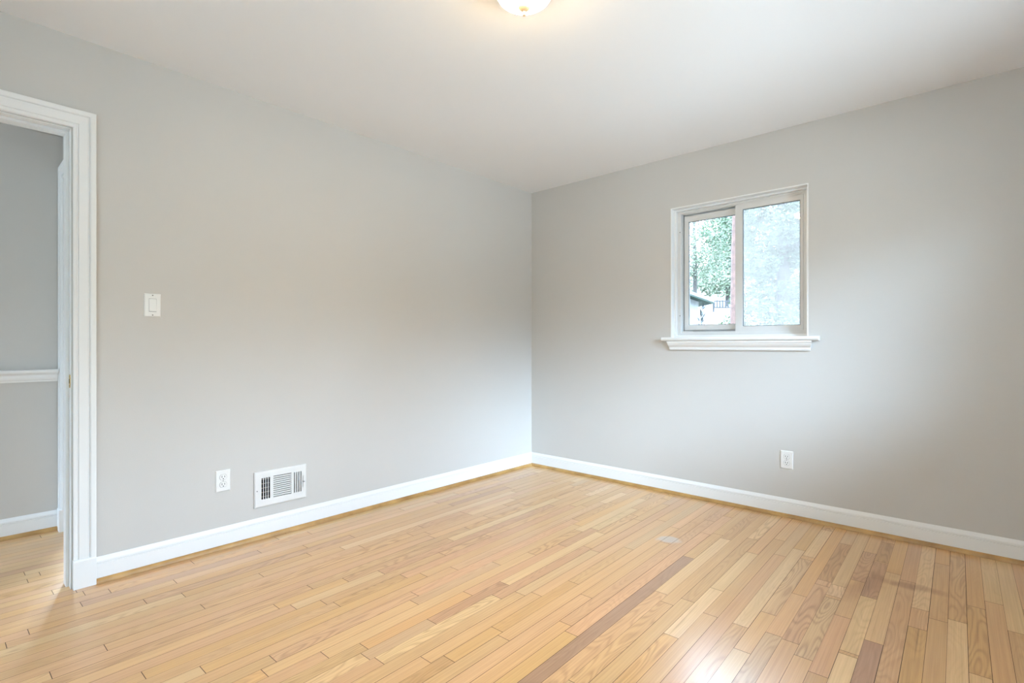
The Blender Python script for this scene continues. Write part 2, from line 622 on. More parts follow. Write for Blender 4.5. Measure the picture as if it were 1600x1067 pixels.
TONES = {
    'tan': (0.57, 0.385, 0.215), 'honey': (0.57, 0.375, 0.185), 'cream': (0.62, 0.455, 0.275),
    'pink': (0.57, 0.375, 0.23), 'rose': (0.50, 0.32, 0.20), 'mauve': (0.39, 0.25, 0.185),
    'brown': (0.48, 0.31, 0.16), 'grey': (0.54, 0.385, 0.24), 'pale': (0.66, 0.50, 0.325),
}
SPECIAL = [   # boards one can recognise: both ends, tone, figure
    ((1077, 871), (800, 1075), 'mauve', 0.3), ((921, 856), (782, 935), 'rose', 0.5), ((1117, 920), (1040, 990), 'pale', 0.2),
    ((1242, 857), (1153, 976), 'pale', 0.2), ((893, 909), (780, 985), 'honey', 0.2), ((1322, 1023), (1285, 1085), 'pale', 0.1),
    ((1370, 1005), (1325, 1085), 'mauve', 0.3), ((1385, 882), (1352, 1002), 'rose', 0.8), ((1430, 950), (1412, 1046), 'pink', 0.5),
    ((1490, 969), (1497, 1085), 'pale', 0.2), ((1288, 828), (1256, 868), 'cream', 0.2), ((1254, 873), (1212, 962), 'grey', 0.9),
    ((1306, 914), (1297, 930), 'pale', 0.8), ((1394, 850), (1384, 880), 'brown', 0.8), ((792, 913), (676, 972), 'rose', 0.9),
    ((780, 882), (645, 940), 'grey', 0.4), ((634, 902), (518, 939), 'honey', 0.9), ((706, 1032), (630, 1075), 'brown', 0.6),
    ((1158, 812), (1096, 832), 'pink', 0.2), ((1205, 990), (1150, 1075), 'grey', 0.6), ((1275, 912), (1228, 1000), 'pink', 1.0),
    ((1300, 935), (1262, 1030), 'grey', 1.0), ((1345, 930), (1322, 1018), 'cream', 0.4), ((1405, 905), (1372, 1075), 'pink', 0.5),
    ((1445, 985), (1440, 1085), 'honey', 0.3), ((940, 830), (878, 852), 'rose', 0.3), ((738, 805), (640, 835), 'tan', 0.4),
    ((1530, 950), (1545, 1060), 'honey', 0.9), ((1575, 985), (1590, 1075), 'tan', 0.3), ((1465, 880), (1462, 968), 'tan', 0.2),
    ((1320, 850), (1280, 905), 'brown', 0.9), ((1352, 862), (1330, 905), 'rose', 0.8), ((1362, 865), (1340, 905), 'brown', 1.0),
]
row_special = {}
for e1, e2, tn, fg in SPECIAL:
    p1, q1 = seen_floor(*e1)
    p2, q2 = seen_floor(*e2)
    row_special.setdefault(round(((q1 + q2) / 2) / BW - 0.5), []).append((min(p1, p2), max(p1, p2), tn, fg))

fb = MB()
tones, traits, uvs = [], [], []
NAMES = ['tan'] * 14 + ['honey'] * 4 + ['cream'] * 4 + ['pink'] * 4 + ['grey'] * 1 + ['rose'] * 1 + ['pale'] * 1
for row in range(-92, 36):
    qc = (row + 0.5) * BW
    wx = BO.x + qc
    if wx < -3.6 or wx > W + 0.12:
        continue
    p_hi = 2.06 - (qc * math.sin(BROT))
    p_lo = -3.55
    if not -1.06 < wx < W:
        p_lo = -1.2 if wx < 0 else -3.0
    cuts = []
    for a, b_, tn, fg in sorted(row_special.get(row, [])):
        if cuts and a < cuts[-1][1]:
            a = cuts[-1][1]
        if b_ - a > 0.06:
            cuts.append((a, min(b_, p_hi), tn, fg))
    segs, p = [], p_lo - random.random() * 0.3
    for c in cuts + [(p_hi, p_hi, None, 0)]:
        while p < c[0] - 1e-4:
            q = p + random.choice((0.35, 0.5, 0.7, 0.9, 1.1, 1.3)) * random.uniform(0.8, 1.25)
            if c[0] - q < 0.22:
                q = c[0]
            segs.append((p, q, random.choice(NAMES), random.random() ** 4))
            p = q
        if c[2]:
            segs.append(c)
            p = c[1]
    for (a, b_, tn, fg) in segs:
        k = random.uniform(0.94, 1.06)
        base = TONES[tn]
        tone = tuple(c * k * m_ * random.uniform(0.98, 1.02) for c, m_ in zip(base, (0.97, 0.84, 0.66)))
        g1, g2 = random.choice((0.0003, 0.0006, 0.0009)), random.choice((0.0003, 0.0005, 0.0010))
        ge = 0.0010
        ro = random.random() * 60
        rq = random.random() * 9
        pts = []
        for (pp, qq) in ((a + ge, qc - BW / 2 + g1), (a + ge, qc + BW / 2 - g2), (b_ - ge, qc + BW / 2 - g2), (b_ - ge, qc - BW / 2 + g1)):
            w2 = BO + B_P * pp + B_Q * qq
            pts.append((w2.x, w2.y, 0.0))
            uvs.append((pp + ro, qq + rq))
            tones.append((*tone, 1))
            traits.append((random.random(), fg, 0, 1))
        fb.face(pts[::-1])
        uvs[-4:] = uvs[-4:][::-1]
me = bpy.data.meshes.new('floor')
me.from_pydata(fb.v, [], fb.f)
me.uv_layers.new(name='board')
me.color_attributes.new('tone', 'FLOAT_COLOR', 'CORNER')
me.color_attributes.new('trait', 'FLOAT_COLOR', 'CORNER')
uvl, ta, tr_ = me.uv_layers['board'], me.color_attributes['tone'], me.color_attributes['trait']
for i in range(len(me.loops)):
    uvl.data[i].uv = uvs[i]
    ta.data[i].color = tones[i]
    tr_.data[i].color = traits[i]
me.materials.append(M['oak'])
floor = bpy.data.objects.new('floor', me)
COL.objects.link(floor)
struct(floor, 'pale oak strip floor with boards of mixed tan, pink and cream', 'floor')
sb = MB()
sb.box(-3.5, W + 0.15, -5.65, 0.12, -0.12, -0.0012)
sb.build('floor_base', M['gap'], floor)

# ------------------------------------------------------------------ walls and ceiling
WT = 0.11
DY0, DY1, DH = -3.980, -3.168, 2.030        # doorway in the left wall
HX = -1.027                                 # far wall of the hall
EY = -3.072                                 # end wall of the hall
EX0, EX1 = -0.940, -0.180                   # doorway in the hall's end wall
RGY0, RGY1, RGZ0, RGZ1 = -2.372, -2.125, 0.205, 0.340   # duct behind the register

o = holed(-5.6, 0.0, 0, H, [(DY0, DY1, -0.01, DH), (RGY0, RGY1, RGZ0, RGZ1)], 0.0, -WT, XP).build('wall_left', M['wall'])
struct(o, 'light grey wall on the left with doorway, switch and air register', 'wall')
o = holed(-3.5, W + 0.2, 0, H, [(WX0, WX1, WZ0 - 0.03, WZ1)], 0.0, 0.20, YP).build('wall_back', M['wall'])
struct(o, 'light grey wall on the right of the corner, holding the window', 'wall')
o = holed(-L, 0.0, 0, H, [(r['y0'], r['y1'], r['z0'], r['z1']) for r in (RW, RW2)], W, W + 0.20, XP).build('wall_right', M['wall'])
struct(o, 'light grey side wall with a wide window, out of frame', 'wall')
o = holed(0.0, W + 0.2, 0, H, [(FW['x0'], FW['x1'], FW['z0'], FW['z1'])], -L, -L - 0.20, YP).build('wall_front', M['wall'])
struct(o, 'light grey wall behind the viewpoint, with a wide window added for fill light', 'wall')
o = holed(-5.6, EY, 0, H, [], HX, HX - 0.1, XP).build('wall_hall', M['wall'])
struct(o, 'grey hall wall with white chair rail, seen through the doorway', 'wall')
o = holed(-3.5, -WT, 0, H, [(EX0, EX1, -0.01, DH)], EY, EY + 0.1, YP).build('wall_hall_end', M['wall'])
struct(o, 'narrow end wall of the hall around the far white door frame', 'wall')
o = holed(EY + 0.1, 0.0, 0, H, [(SW['y0'], SW['y1'], SW['z0'], SW['z1'])], -3.3, -3.5, XP).build('wall_side_room', M['wall'])
struct(o, 'wall of the room beyond the hall, with a window', 'wall')
o = holed(-1.127, 0.0, 0, H, [(HW['x0'], HW['x1'], HW['z0'], HW['z1'])], -5.6, -5.7, YP).build('wall_hall_near_end', M['wall'])
struct(o, 'wall closing the near end of the hall', 'wall')
mb = MB()
mb.box(-3.5, W + 0.2, -5.7, 0.2, H, H + 0.15)
struct(mb.build('ceiling', M['ceiling']), 'plain white ceiling', 'ceiling')

BASE = [(0, 0), (0.013, 0), (0.013, 0.083), (0.0095, 0.0845), (0.0095, 0.0865), (0.0128, 0.0885), (0.0125, 0.097), (0.009, 0.104), (0.006, 0.110), (0.004, 0.1145), (0, 0.1145)]
SHOE = [(0.013, 0.0005)] + [(0.013 + 0.017 * math.cos(t), 0.0005 + 0.021 * math.sin(t)) for t in [k * math.pi / 12 for k in range(7)]]


def base_run(suffix, a, b_, mapf, label, n, shoe_label):
    struct(extrude_profile(BASE, a, b_, mapf).build('baseboard_' + suffix, M['trim']), label, 'baseboard')
    struct(extrude_profile(SHOE, a, b_, mapf).build('trim_%d' % n, M['shoe'], smooth=True), shoe_label, 'trim')


base_run('left', -3.0845, -0.0005, lambda u, z, d: (d, u, z), 'white baseboard under the air register along the left wall', 1, 'honey oak shoe strip below the left white baseboard')
base_run('back', 0.0005, W, lambda u, z, d: (u, -d, z), 'white baseboard under the window wall', 2, 'honey oak shoe strip below the white baseboard of the window wall')
base_run('right', -L, -0.031, lambda u, z, d: (W - d, u, z), 'white baseboard of the side wall out of frame', 3, 'honey oak shoe strip of the side wall out of frame')
base_run('front', 0.031, W - 0.031, lambda u, z, d: (u, -L + d, z), 'white baseboard behind the viewpoint', 4, 'honey oak shoe strip behind the viewpoint')
base_run('hall', -5.6, EY - 0.024, lambda u, z, d: (HX + d, u, z), 'white baseboard of the hall seen through the doorway', 5, 'honey oak shoe strip on the hall floor')
RAIL = [(0, 0.866), (0.010, 0.866), (0.012, 0.874), (0.018, 0.880), (0.022, 0.890), (0.022, 0.905), (0.030, 0.912), (0.040, 0.918), (0.043, 0.926), (0.043, 0.934), (0, 0.936)]
struct(extrude_profile(RAIL, -5.6, EY - 0.024, lambda u, z, d: (HX + d, u, z)).build('trim_6', M['trim']), 'white moulded chair rail along the grey hall wall', 'chair rail')

# ------------------------------------------------------------------ door frames
CAS = [(0, 0), (0, 0.011), (0.004, 0.013), (0.010, 0.013), (0.012, 0.010), (0.017, 0.010), (0.019, 0.015), (0.022, 0.016), (0.050, 0.018), (0.052, 0.014), (0.056, 0.014), (0.058, 0.021), (0.062, 0.023), (0.076, 0.023), (0.079, 0.021), (0.080, 0.0)]


def casing(uL, uR, zi, z0, mapf):
    mb = MB()
    mb.rings([[mapf(uR + w, z0, t) for w, t in CAS], [mapf(uR + w, zi + w, t) for w, t in CAS],
              [mapf(uL - w, zi + w, t) for w, t in CAS], [mapf(uL - w, z0, t) for w, t in CAS]])
    return mb


def door_frame(name, label, uL, uR, zi, d_in, d_out, face, back, plinths, stop_d):
    """face(u, z, t): the room side; the jamb runs from d_in to d_out"""
    root = empty(name)
    struct(root, label, 'door frame')
    r = 0.005
    casing(uL - r, uR + r, zi + r, 0.125 if plinths else 0.0, face).build('casing', M['trim'], root)
    if back:
        casing(uL - r, uR + r, zi + r, 0.125 if plinths else 0.0, back).build('casing', M['trim'], root)
    if plinths:
        for f in [face] + ([back] if back else []):
            for u0, u1 in ((uR + r - 0.002, uR + r + 0.0785), (uL - r - 0.0785, uL - r + 0.002)):
                mb = MB()
                pr = [(0, 0.0), (0.027, 0.0), (0.027, 0.121), (0.023, 0.126), (0, 0.126)]
                mb.rings([[f(u0, z, t) for t, z in pr], [f(u1, z, t) for t, z in pr]])
                mb.build('plinth_block', M['trim'], root, bevel=0.0015)
    return root


lface = lambda u, z, t: (t, u, z)
hface = lambda u, z, t: (-WT - t, u, z)
dr = door_frame('door_1', 'white fluted door frame with plinth blocks at the left edge', DY0 + 0.018, DY1 - 0.0, DH - 0.0, 0, 0, lface, hface, True, 0)
JT = 0.018
mb = MB()      # jamb: three boards lining the opening
jm = lambda u, z, d: (-d, u, z)
for (u0, u1, z0, z1) in ((DY1 - 0.002, DY1 + 0.0, 0.0, DH), (DY0, DY0 + JT, 0.0, DH), (DY0 + JT, DY1 - 0.002, DH - 0.002, DH)):
    mb.box(-WT - 0.001, 0.001, u0, u1, z0, z1)
mb.build('jamb', M['trim'], dr)
mb = MB()
mb.box(-WT + 0.012, -0.040, DY1 - 0.014, DY1 - 0.002, 0.0, DH - 0.014)
mb.box(-WT + 0.012, -0.040, DY0 + JT, DY0 + JT + 0.012, 0.0, DH - 0.014)
mb.box(-WT + 0.012, -0.040, DY0 + JT, DY1 - 0.002, DH - 0.014, DH - 0.002)
mb.build('door_stop', M['trim'], dr, bevel=0.002)
# brass strike plate let into the jamb
sp = empty('strike_plate')
sp.parent = dr
mb = MB()
prof = []
for k in range(24):
    t = 2 * math.pi * k / 24
    prof.append((-0.018 + 0.011 * max(-1, min(1, 1.3 * math.cos(t))), 0.916 + 0.029 * max(-1, min(1, 1.15 * math.sin(t)))))
mb.rings([[(x, DY1 - 0.0022, z) for x, z in prof], [(x, DY1 - 0.0045, z) for x, z in prof]])
spl = mb.build('plate', M['brass'], sp)
tag(spl, 'brass strike plate')
mb = MB()
mb.box(-0.024, -0.013, DY1 - 0.0052, DY1 - 0.0044, 0.906, 0.926)
mb.build('latch_hole', M['dark'], sp)
for zz in (0.896, 0.936):
    mb = MB()
    mb.lathe([(0.0032, 0), (0.0032, -0.0008)], 12, 'y', (-0.018, DY1 - 0.0044, zz))
    mb.build('screw', M['screw'], sp)

eface = lambda u, z, t: (u, EY - t, z)
dr2 = door_frame('door_2', 'white door frame at the end of the hall, seen past the near frame', EX0 + 0.0, EX1, DH, 0, 0, eface, None, True, 0)
mb = MB()
for (u0, u1, z0, z1) in ((EX1 - 0.015, EX1, 0.0, DH), (EX0, EX0 + 0.015, 0.0, DH), (EX0 + 0.015, EX1 - 0.015, DH - 0.015, DH)):
    mb.box(u0, u1, EY - 0.001, EY + 0.101, z0, z1)
mb.build('jamb', M['trim'], dr2)

# ------------------------------------------------------------------ window in the back wall
win = empty('window_1', ((WX0 + WX1) / 2, 0, WZ0))
struct(win, 'small white sliding window with a moulded sill in the right wall', 'window')
win_off = Vector((-(WX0 + WX1) / 2, 0, -WZ0))


def wbuild(mb, name, mat, parent=win, bevel=0.0, smooth=False):
    if parent is win:
        mb.v = [tuple(Vector(p) + win_off) for p in mb.v]
    else:
        mb.v = [tuple(Vector(p) + win_off) for p in mb.v]
    return mb.build(name, mat, parent, bevel, smooth)


def ring_frame(x0, x1, z0, z1, wl, wr, wb, wt, y0, y1):
    return holed(x0, x1, z0, z1, [(x0 + wl, x1 - wr, z0 + wb, z1 - wt)], y0, y1, YP)


# painted liner, then a stepped stop, then the frame
wbuild(ring_frame(WX0, WX1, WZ0 - 0.001, WZ1, 0.007, 0.007, 0.001, 0.007, -0.0015, 0.06), 'jamb_liner', M['trim'])
wbuild(ring_frame(WX0 + 0.007, WX1 - 0.007, WZ0, WZ1 - 0.007, 0.014, 0.014, 0.014, 0.012, 0.045, 0.165), 'stop', M['trim'], bevel=0.002)
fx0, fx1, fz0, fz1 = WX0 + 0.021, WX1 - 0.021, WZ0 + 0.014, WZ1 - 0.019
wbuild(ring_frame(fx0, fx1, fz0, fz1, 0.026, 0.020, 0.018, 0.010, 0.068, 0.160), 'frame', M['vinyl'], bevel=0.0015)
wbuild(ring_frame(fx0, fx1, fz0, fz1, 0.042, 0.012, 0.045, 0.036, 0.134, 0.145), 'frame_lip', M['vinyl'])
# tracks on the frame head and sill, and the dark slit above the sashes
mb = MB()
for yy in (0.074, 0.104):
    mb.box(fx0 + 0.026, fx1 - 0.020, yy, yy + 0.004, fz0 + 0.018, fz0 + 0.026)
    mb.box(fx0 + 0.026, fx1 - 0.020, yy, yy + 0.004, fz1 - 0.020, fz1 - 0.010)
wbuild(mb, 'track', M['vinyl'])
mb = MB()
mb.box(fx0 + 0.028, fx0 + 0.115, 0.073, 0.080, fz0 + 0.018, fz0 + 0.030)
wbuild(mb, 'track_stop', M['vinyl'])


def sash(x0, x1, z0, z1, wl, wr, wb, wt, y0, y1, label):
    s = wbuild(ring_frame(x0, x1, z0, z1, wl, wr, wb, wt, y0, y1), 'sash', M['vinyl'], bevel=0.003)
    tag(s, label)
    gx0, gx1, gz0, gz1 = x0 + wl, x1 - wr, z0 + wb, z1 - wt
    g = wbuild(ring_frame(gx0, gx1, gz0, gz1, 0.004, 0.004, 0.003, 0.004, y0 + 0.006, y1 - 0.006), 'gasket', M['gasket'], s)
    mb = MB()
    ym = (y0 + y1) / 2
    mb.box(gx0 + 0.001, gx1 - 0.001, ym - 0.002, ym + 0.002, gz0 + 0.001, gz1 - 0.001)
    p = wbuild(mb, 'pane', M['glass'], s)
    return s


sl = sash(1.374, 1.775, 1.184, 2.020, 0.030, 0.035, 0.037, 0.044, 0.108, 0.132, 'sliding sash on the left, clear glass')
sr = sash(1.745, 2.160, 1.167, 2.036, 0.048, 0.018, 0.036, 0.041, 0.078, 0.102, 'fixed sash on the right, in front of the other')
mb = MB()
mb.box(1.765, 2.163, 0.146, 0.149, 1.168, 2.036)
tag(wbuild(mb, 'insect_screen', M['screen']), 'hazy insect screen')
mb = MB()
for zz in (1.30, 1.72):
    mb.box(1.742, 1.749, 0.086, 0.098, zz, zz + 0.022)
wbuild(mb, 'latch', M['gasket'], sr)
for zz in (1.29, 1.90):
    mb = MB()
    mb.lathe([(0.004, 0.0), (0.004, 0.002)], 10, 'y', (WX0 + 0.040, 0.0665, zz))
    wbuild(mb, 'screw', M['screw'])
mb = MB()
NOSE = [(0.062, 1.1045), (0.062, 1.1315), (-0.030, 1.1315)] + [(-0.030 - 0.0135 * math.sin(t), 1.118 + 0.0135 * math.cos(t)) for t in [k * math.pi / 10 for k in range(1, 10)]] + [(-0.030, 1.1045)]
# the stool: a board in the opening with horns lapping over the wall
rs = []
for x in (1.262, 2.266):
    rs.append([(x, min(y, -0.0005), z) for y, z in NOSE])
mb.rings(rs)
wbuild(mb, 'stool', M['trim'], smooth=True)
mb = MB()
mb.box(WX0, WX1, -0.001, 0.062, 1.1045, 1.1315)
wbuild(mb, 'stool', M['trim'])
AP = [(-0.0005, 1.104), (-0.036, 1.104), (-0.036, 1.094), (-0.032, 1.092), (-0.030, 1.084), (-0.025, 1.073), (-0.018, 1.064), (-0.015, 1.060), (-0.015, 1.050), (-0.012, 1.047), (-0.012, 1.042), (-0.0005, 1.042)]
mb = MB()
rs = []
for sgn, xb in ((-1, 1.314), (1, 2.217)):
    rs.append([(xb + sgn * 0.012 * (min(max(-y - 0.012, 0), 0.024) / 0.024), y, z) for y, z in AP])
mb.rings(rs)
wbuild(mb, 'apron', M['trim'])

# simple sliding windows in the openings out of frame, some added only for fill light
def plain_window(name, label, mapf, u0, u1, z0, z1, diffuser=False):
    root = empty(name)
    struct(root, label, 'window')
    holed(u0, u1, z0, z1, [(u0 + 0.035, u1 - 0.035, z0 + 0.035, z1 - 0.035)], 0.06, 0.15, mapf).build('frame', M['vinyl'], root)
    um = (u0 + u1) / 2
    for a, b_, d in ((u0 + 0.03, um + 0.02, 0.11), (um - 0.02, u1 - 0.03, 0.08)):
        s = holed(a, b_, z0 + 0.03, z1 - 0.03, [(a + 0.035, b_ - 0.035, z0 + 0.065, z1 - 0.065)], d, d + 0.022, mapf).build('sash', M['vinyl'], root)
        g = holed(a + 0.034, b_ - 0.034, z0 + 0.064, z1 - 0.064, [], d + 0.009, d + 0.013, mapf).build('pane', M['glass'], s)
    if diffuser:       # unseen sheet added to spread daylight as soft fill, a sheer shade
        tag(holed(u0 + 0.004, u1 - 0.004, z0 + 0.004, z1 - 0.004, [], 0.040, 0.0415, mapf).build('light_diffuser', M['diffuser'], root), 'added unseen light-spreading shade')
    holed(u0 - 0.05, u1 + 0.05, z0 - 0.025, z0, [], -0.04, -0.0005, mapf).build('stool', M['trim'], root)


plain_window('window_2', 'white sliding window in the side wall out of frame', lambda u, v, d: (W + d, u, v), RW['y0'], RW['y1'], RW['z0'], RW['z1'])
plain_window('added_window_5', 'added white sliding window in the side wall out of frame, for fill light', lambda u, v, d: (W + d, u, v), RW2['y0'], RW2['y1'], RW2['z0'], RW2['z1'], True)
plain_window('added_window_6', 'added unseen window at the near end of the hall, to brighten it', lambda u, v, d: (u, -5.6 - d * 0.66, v), HW['x0'], HW['x1'], HW['z0'], HW['z1'])
plain_window('added_window_3', 'added unseen sliding window behind the viewpoint, for soft fill light', lambda u, v, d: (u, -L - d, v), FW['x0'], FW['x1'], FW['z0'], FW['z1'], True)
plain_window('window_4', 'white window of the room beyond the hall', lambda u, v, d: (-3.3 - d, u, v), SW['y0'], SW['y1'], SW['z0'], SW['z1'])


# ------------------------------------------------------------------ things on the walls (local: x right, -y out of the wall, z up)
def plate_mb(w, h, t, lip=0.004):
    mb = MB()
    mb.rings([[(sx * w / 2, 0, sz * h / 2) for sx, sz in ((-1, -1), (1, -1), (1, 1), (-1, 1))],
              [(sx * w / 2, -t * 0.45, sz * h / 2) for sx, sz in ((-1, -1), (1, -1), (1, 1), (-1, 1))],
              [(sx * (w / 2 - lip), -t, sz * (h / 2 - lip)) for sx, sz in ((-1, -1), (1, -1), (1, 1), (-1, 1))]])
    return mb


def disc(mb, x, z, y0, y1, r, seg=14):
    mb.lathe([(r, y0), (r, y1)], seg, 'y', (x, 0, z))


sw = empty('light_switch', (0.0, -2.8675, 1.2685), math.pi / 2)
tag(sw, 'white rocker light switch on the left wall beside the door frame', 'light switch')
plate_mb(0.069, 0.112, 0.006).build('plate', M['plastic'], sw, bevel=0.0006)
mb = ring_frame(-0.0172, 0.0172, -0.0335, 0.0335, 0.0018, 0.0018, 0.0018, 0.0018, -0.0060, -0.0072)
mb.build('switch_frame', M['plastic'], sw)
mb = MB()
mb.box(-0.0165, 0.0165, -0.0062, -0.0058, -0.033, 0.033)
mb.build('recess', M['screw'], sw)
mb = MB()
mb.rings([[(x, -0.0062, z) for x, z in ((-0.0145, -0.0295), (0.0145, -0.0295), (0.0145, 0.0305), (-0.0145, 0.0305))],
          [(x, y, z) for x, y, z in ((-0.0145, -0.0105, -0.0295), (0.0145, -0.0105, -0.0295), (0.0145, -0.0075, 0.0305), (-0.0145, -0.0075, 0.0305))]])
mb.build('rocker', M['plastic'], sw, bevel=0.0006)
for zz in (0.0475, -0.0475):
    mb = MB()
    disc(mb, 0, zz, -0.0055, -0.0066, 0.0030)
    mb.build('screw', M['screw'], sw)


def outlet(loc, rz, label):
    t = empty('wall_outlet', loc, rz)
    tag(t, label, 'outlet', 'duplex wall outlets')
    plate_mb(0.0715, 0.112, 0.006).build('plate', M['plastic'], t, bevel=0.0006)
    for zc in (0.0195, -0.0195):
        mb = MB()
        ring = []
        for k in range(28):
            a = 2 * math.pi * k / 28
            ring.append((0.0172 * math.cos(a), max(-0.0140, min(0.0140, 0.0172 * math.sin(a))) + zc))
        mb.rings([[(x, -0.0055, z) for x, z in ring], [(x * 0.97, -0.0085, zc + (z - zc) * 0.97) for x, z in ring]])
        r_ = mb.build('receptacle', M['plastic'], t)
        mb = MB()          # dark groove where the receptacle meets the plate
        mb.rings([[(x * 1.05, -0.0056, zc + (z - zc) * 1.06) for x, z in ring], [(x * 1.05, -0.0062, zc + (z - zc) * 1.06) for x, z in ring]])
        mb.build('groove', M['screw'], r_)
        for xs, hh in ((-0.0064, 0.0052), (0.0064, 0.0042)):
            mb = MB()
            mb.box(xs - 0.0013, xs + 0.0013, -0.0091, -0.0084, zc + 0.003 - hh, zc + 0.003 + hh)
            mb.build('slot', M['dark'], r_)
        mb = MB()
        disc(mb, 0, zc - 0.0080, -0.0084, -0.0091, 0.0027)
        mb.build('ground_hole', M['dark'], r_)
    mb = MB()
    disc(mb, 0, 0, -0.0055, -0.0068, 0.0026)
    mb.build('screw', M['screw'], t)
    return t


outlet((0.0, -2.5537, 0.358), math.pi / 2, 'white duplex outlet on the left wall next to the air register')
outlet((2.0850, 0.0, 0.356), 0.0, 'white duplex outlet below the window on the right wall')

# air register
RWd, RHt = 0.296, 0.197
rg = empty('air_register', (0.0, -2.2485, 0.2715), math.pi / 2)
tag(rg, 'white metal air register with louvers low on the left wall', 'air register')
us_of = lambda f: (f - 0.5) * RWd
slots = []
x_l = [us_of(f) for f in (0.125, 0.168, 0.211, 0.254)]
for x in x_l:
    slots.append((x, x + 0.0085, -0.056, 0.062))
x_r = [us_of(f) for f in (0.737, 0.780, 0.823, 0.866)]
for x in x_r:
    slots.append((x, x + 0.0085, -0.056, 0.062))
cx0, cx1 = us_of(0.345), us_of(0.695)
zc = [0.0615 - k * 0.01155 for k in range(11)]
for z in zc:
    slots.append((cx0, cx1, z - 0.0040, z + 0.0022))
slots.append((us_of(0.920), us_of(0.933), -0.034, 0.034))
mb = holed(-RWd / 2 + 0.006, RWd / 2 - 0.006, -RHt / 2 + 0.006, RHt / 2 - 0.006, slots, -0.012, -0.0105, YP)
mb.build('faceplate', M['register'], rg)
mb = MB()       # turned-back rim of the faceplate
c4 = ((-1, -1), (1, -1), (1, 1), (-1, 1))
mb.rings([[(sx * RWd / 2, -0.0005, sz * RHt / 2) for sx, sz in c4], [(sx * RWd / 2, -0.0085, sz * RHt / 2) for sx, sz in c4],
          [(sx * (RWd / 2 - 0.006), -0.012, sz * (RHt / 2 - 0.006)) for sx, sz in c4], [(sx * (RWd / 2 - 0.006), -0.0105, sz * (RHt / 2 - 0.006)) for sx, sz in c4]], caps=False)
mb.build('rim', M['register'], rg)
for x in x_l:
    mb = MB()
    m4 = Matrix.Translation((x + 0.0085, -0.0105, 0)) @ Matrix.Rotation(math.radians(-28), 4, 'Z')
    mb.box(0.000, 0.0012, 0.0, 0.016, -0.056, 0.062, m4)
    mb.build('vane', M['register'], rg)
for x in x_r:
    mb = MB()
    m4 = Matrix.Translation((x, -0.0108, 0)) @ Matrix.Rotation(math.radians(-42), 4, 'Z')
    mb.box(0.0, 0.0012, 0.0, 0.017, -0.056, 0.062, m4)
    mb.build('vane', M['register'], rg)
for z in zc:
    mb = MB()
    m4 = Matrix.Translation((0, -0.0112, z - 0.0040)) @ Matrix.Rotation(math.radians(-62), 4, 'X')
    mb.box(cx0, cx1, 0.0, 0.0008, -0.0008, 0.0042, m4)
    mb.build('louver', M['register'], rg)
mb = MB()
for k in range(5):
    z = -0.050 + 0.0245 * k
    mb.box(x_l[0] - 0.006, x_l[3] + 0.014, 0.012, 0.014, z, z + 0.0035)
tag(mb.build('damper', M['damper'], rg), 'bare metal damper grid behind the left slots')
mb = MB()
hw, hz0, hz1 = (RGY1 - RGY0) / 2 - 0.001, RGZ0 - 0.2715 + 0.001, RGZ1 - 0.2715 - 0.001
q = [(-hw, hz0), (hw, hz0), (hw, hz1), (-hw, hz1)]
mb.rings([[(x, 0.002, z) for x, z in q], [(x, 0.095, z) for x, z in q]], caps=False)
mb.face([(x, 0.095, z) for x, z in q])
mb.build('duct', M['dark'], rg)
mb = MB()
mb.box(us_of(0.922), us_of(0.931), -0.018, -0.008, -0.004, 0.004)
mb.build('lever', M['screw'], rg)
for f, z in ((0.045, -0.005), (0.955, -0.002)):
    mb = MB()
    disc(mb, us_of(f), z, -0.0115, -0.0132, 0.0032)
    mb.build('screw', M['screw'], rg)

# ------------------------------------------------------------------ ceiling lamp
lamp = empty('ceiling_light', (1.703, -2.088, H))
tag(lamp, 'round frosted glass ceiling light, lit warm, at the top edge', 'ceiling light')
mb = MB()
mb.lathe([(0.001, -0.0005), (0.098, -0.0005), (0.113, -0.010), (0.1145, -0.030), (0.1135, -0.037), (0.108, -0.037), (0.104, -0.024), (0.001, -0.020)], 64)
mb.build('canopy', M['lamp_metal'], lamp, smooth=True)
mb = MB()
gp = [(0.107, -0.036)] + [(0.107 * math.cos(t), -0.037 - 0.056 * math.sin(t)) for t in [k * math.pi / 2 / 14 for k in range(1, 14)]] + [(0.003, -0.093)]
mb.lathe(gp, 64)
tag(mb.build('glass_shade', M['lamp_glass'], lamp, smooth=True), 'lit frosted glass bowl')
mb = MB()
mb.lathe([(0.003, -0.092), (0.0225, -0.0935), (0.0240, -0.0965), (0.021, -0.102), (0.012, -0.109), (0.006, -0.112), (0.005, -0.115), (0.0065, -0.118), (0.0076, -0.1225), (0.0060, -0.127), (0.001, -0.129)], 28)
mb.build('finial', M['lamp_metal'], lamp, smooth=True)


# ------------------------------------------------------------------ outdoors
def ground_z(x, y):
    d = (x - CAM[0]) * cvx * 0 + (x - CAM[0]) * (-0.37) + (y - CAM[1]) * 0.93
    s = max(0.0, d - 6.0)
    return -0.35 + 0.103 * s + 0.10 * noise.noise(Vector((x * 0.15, y * 0.15, 0.3)))


def outp(px, dist):
    """a spot outdoors: the direction in which the photograph shows it, and its real distance ahead"""
    uu = (px - 800) / F_PX
    x, y = CAM[0] + dist * (cvx + uu * crx), CAM[1] + dist * (cvy + uu * cry)
    return x, y


def zat(py, dist):
    return CAM[2] + (539 - py) / F_PX * dist


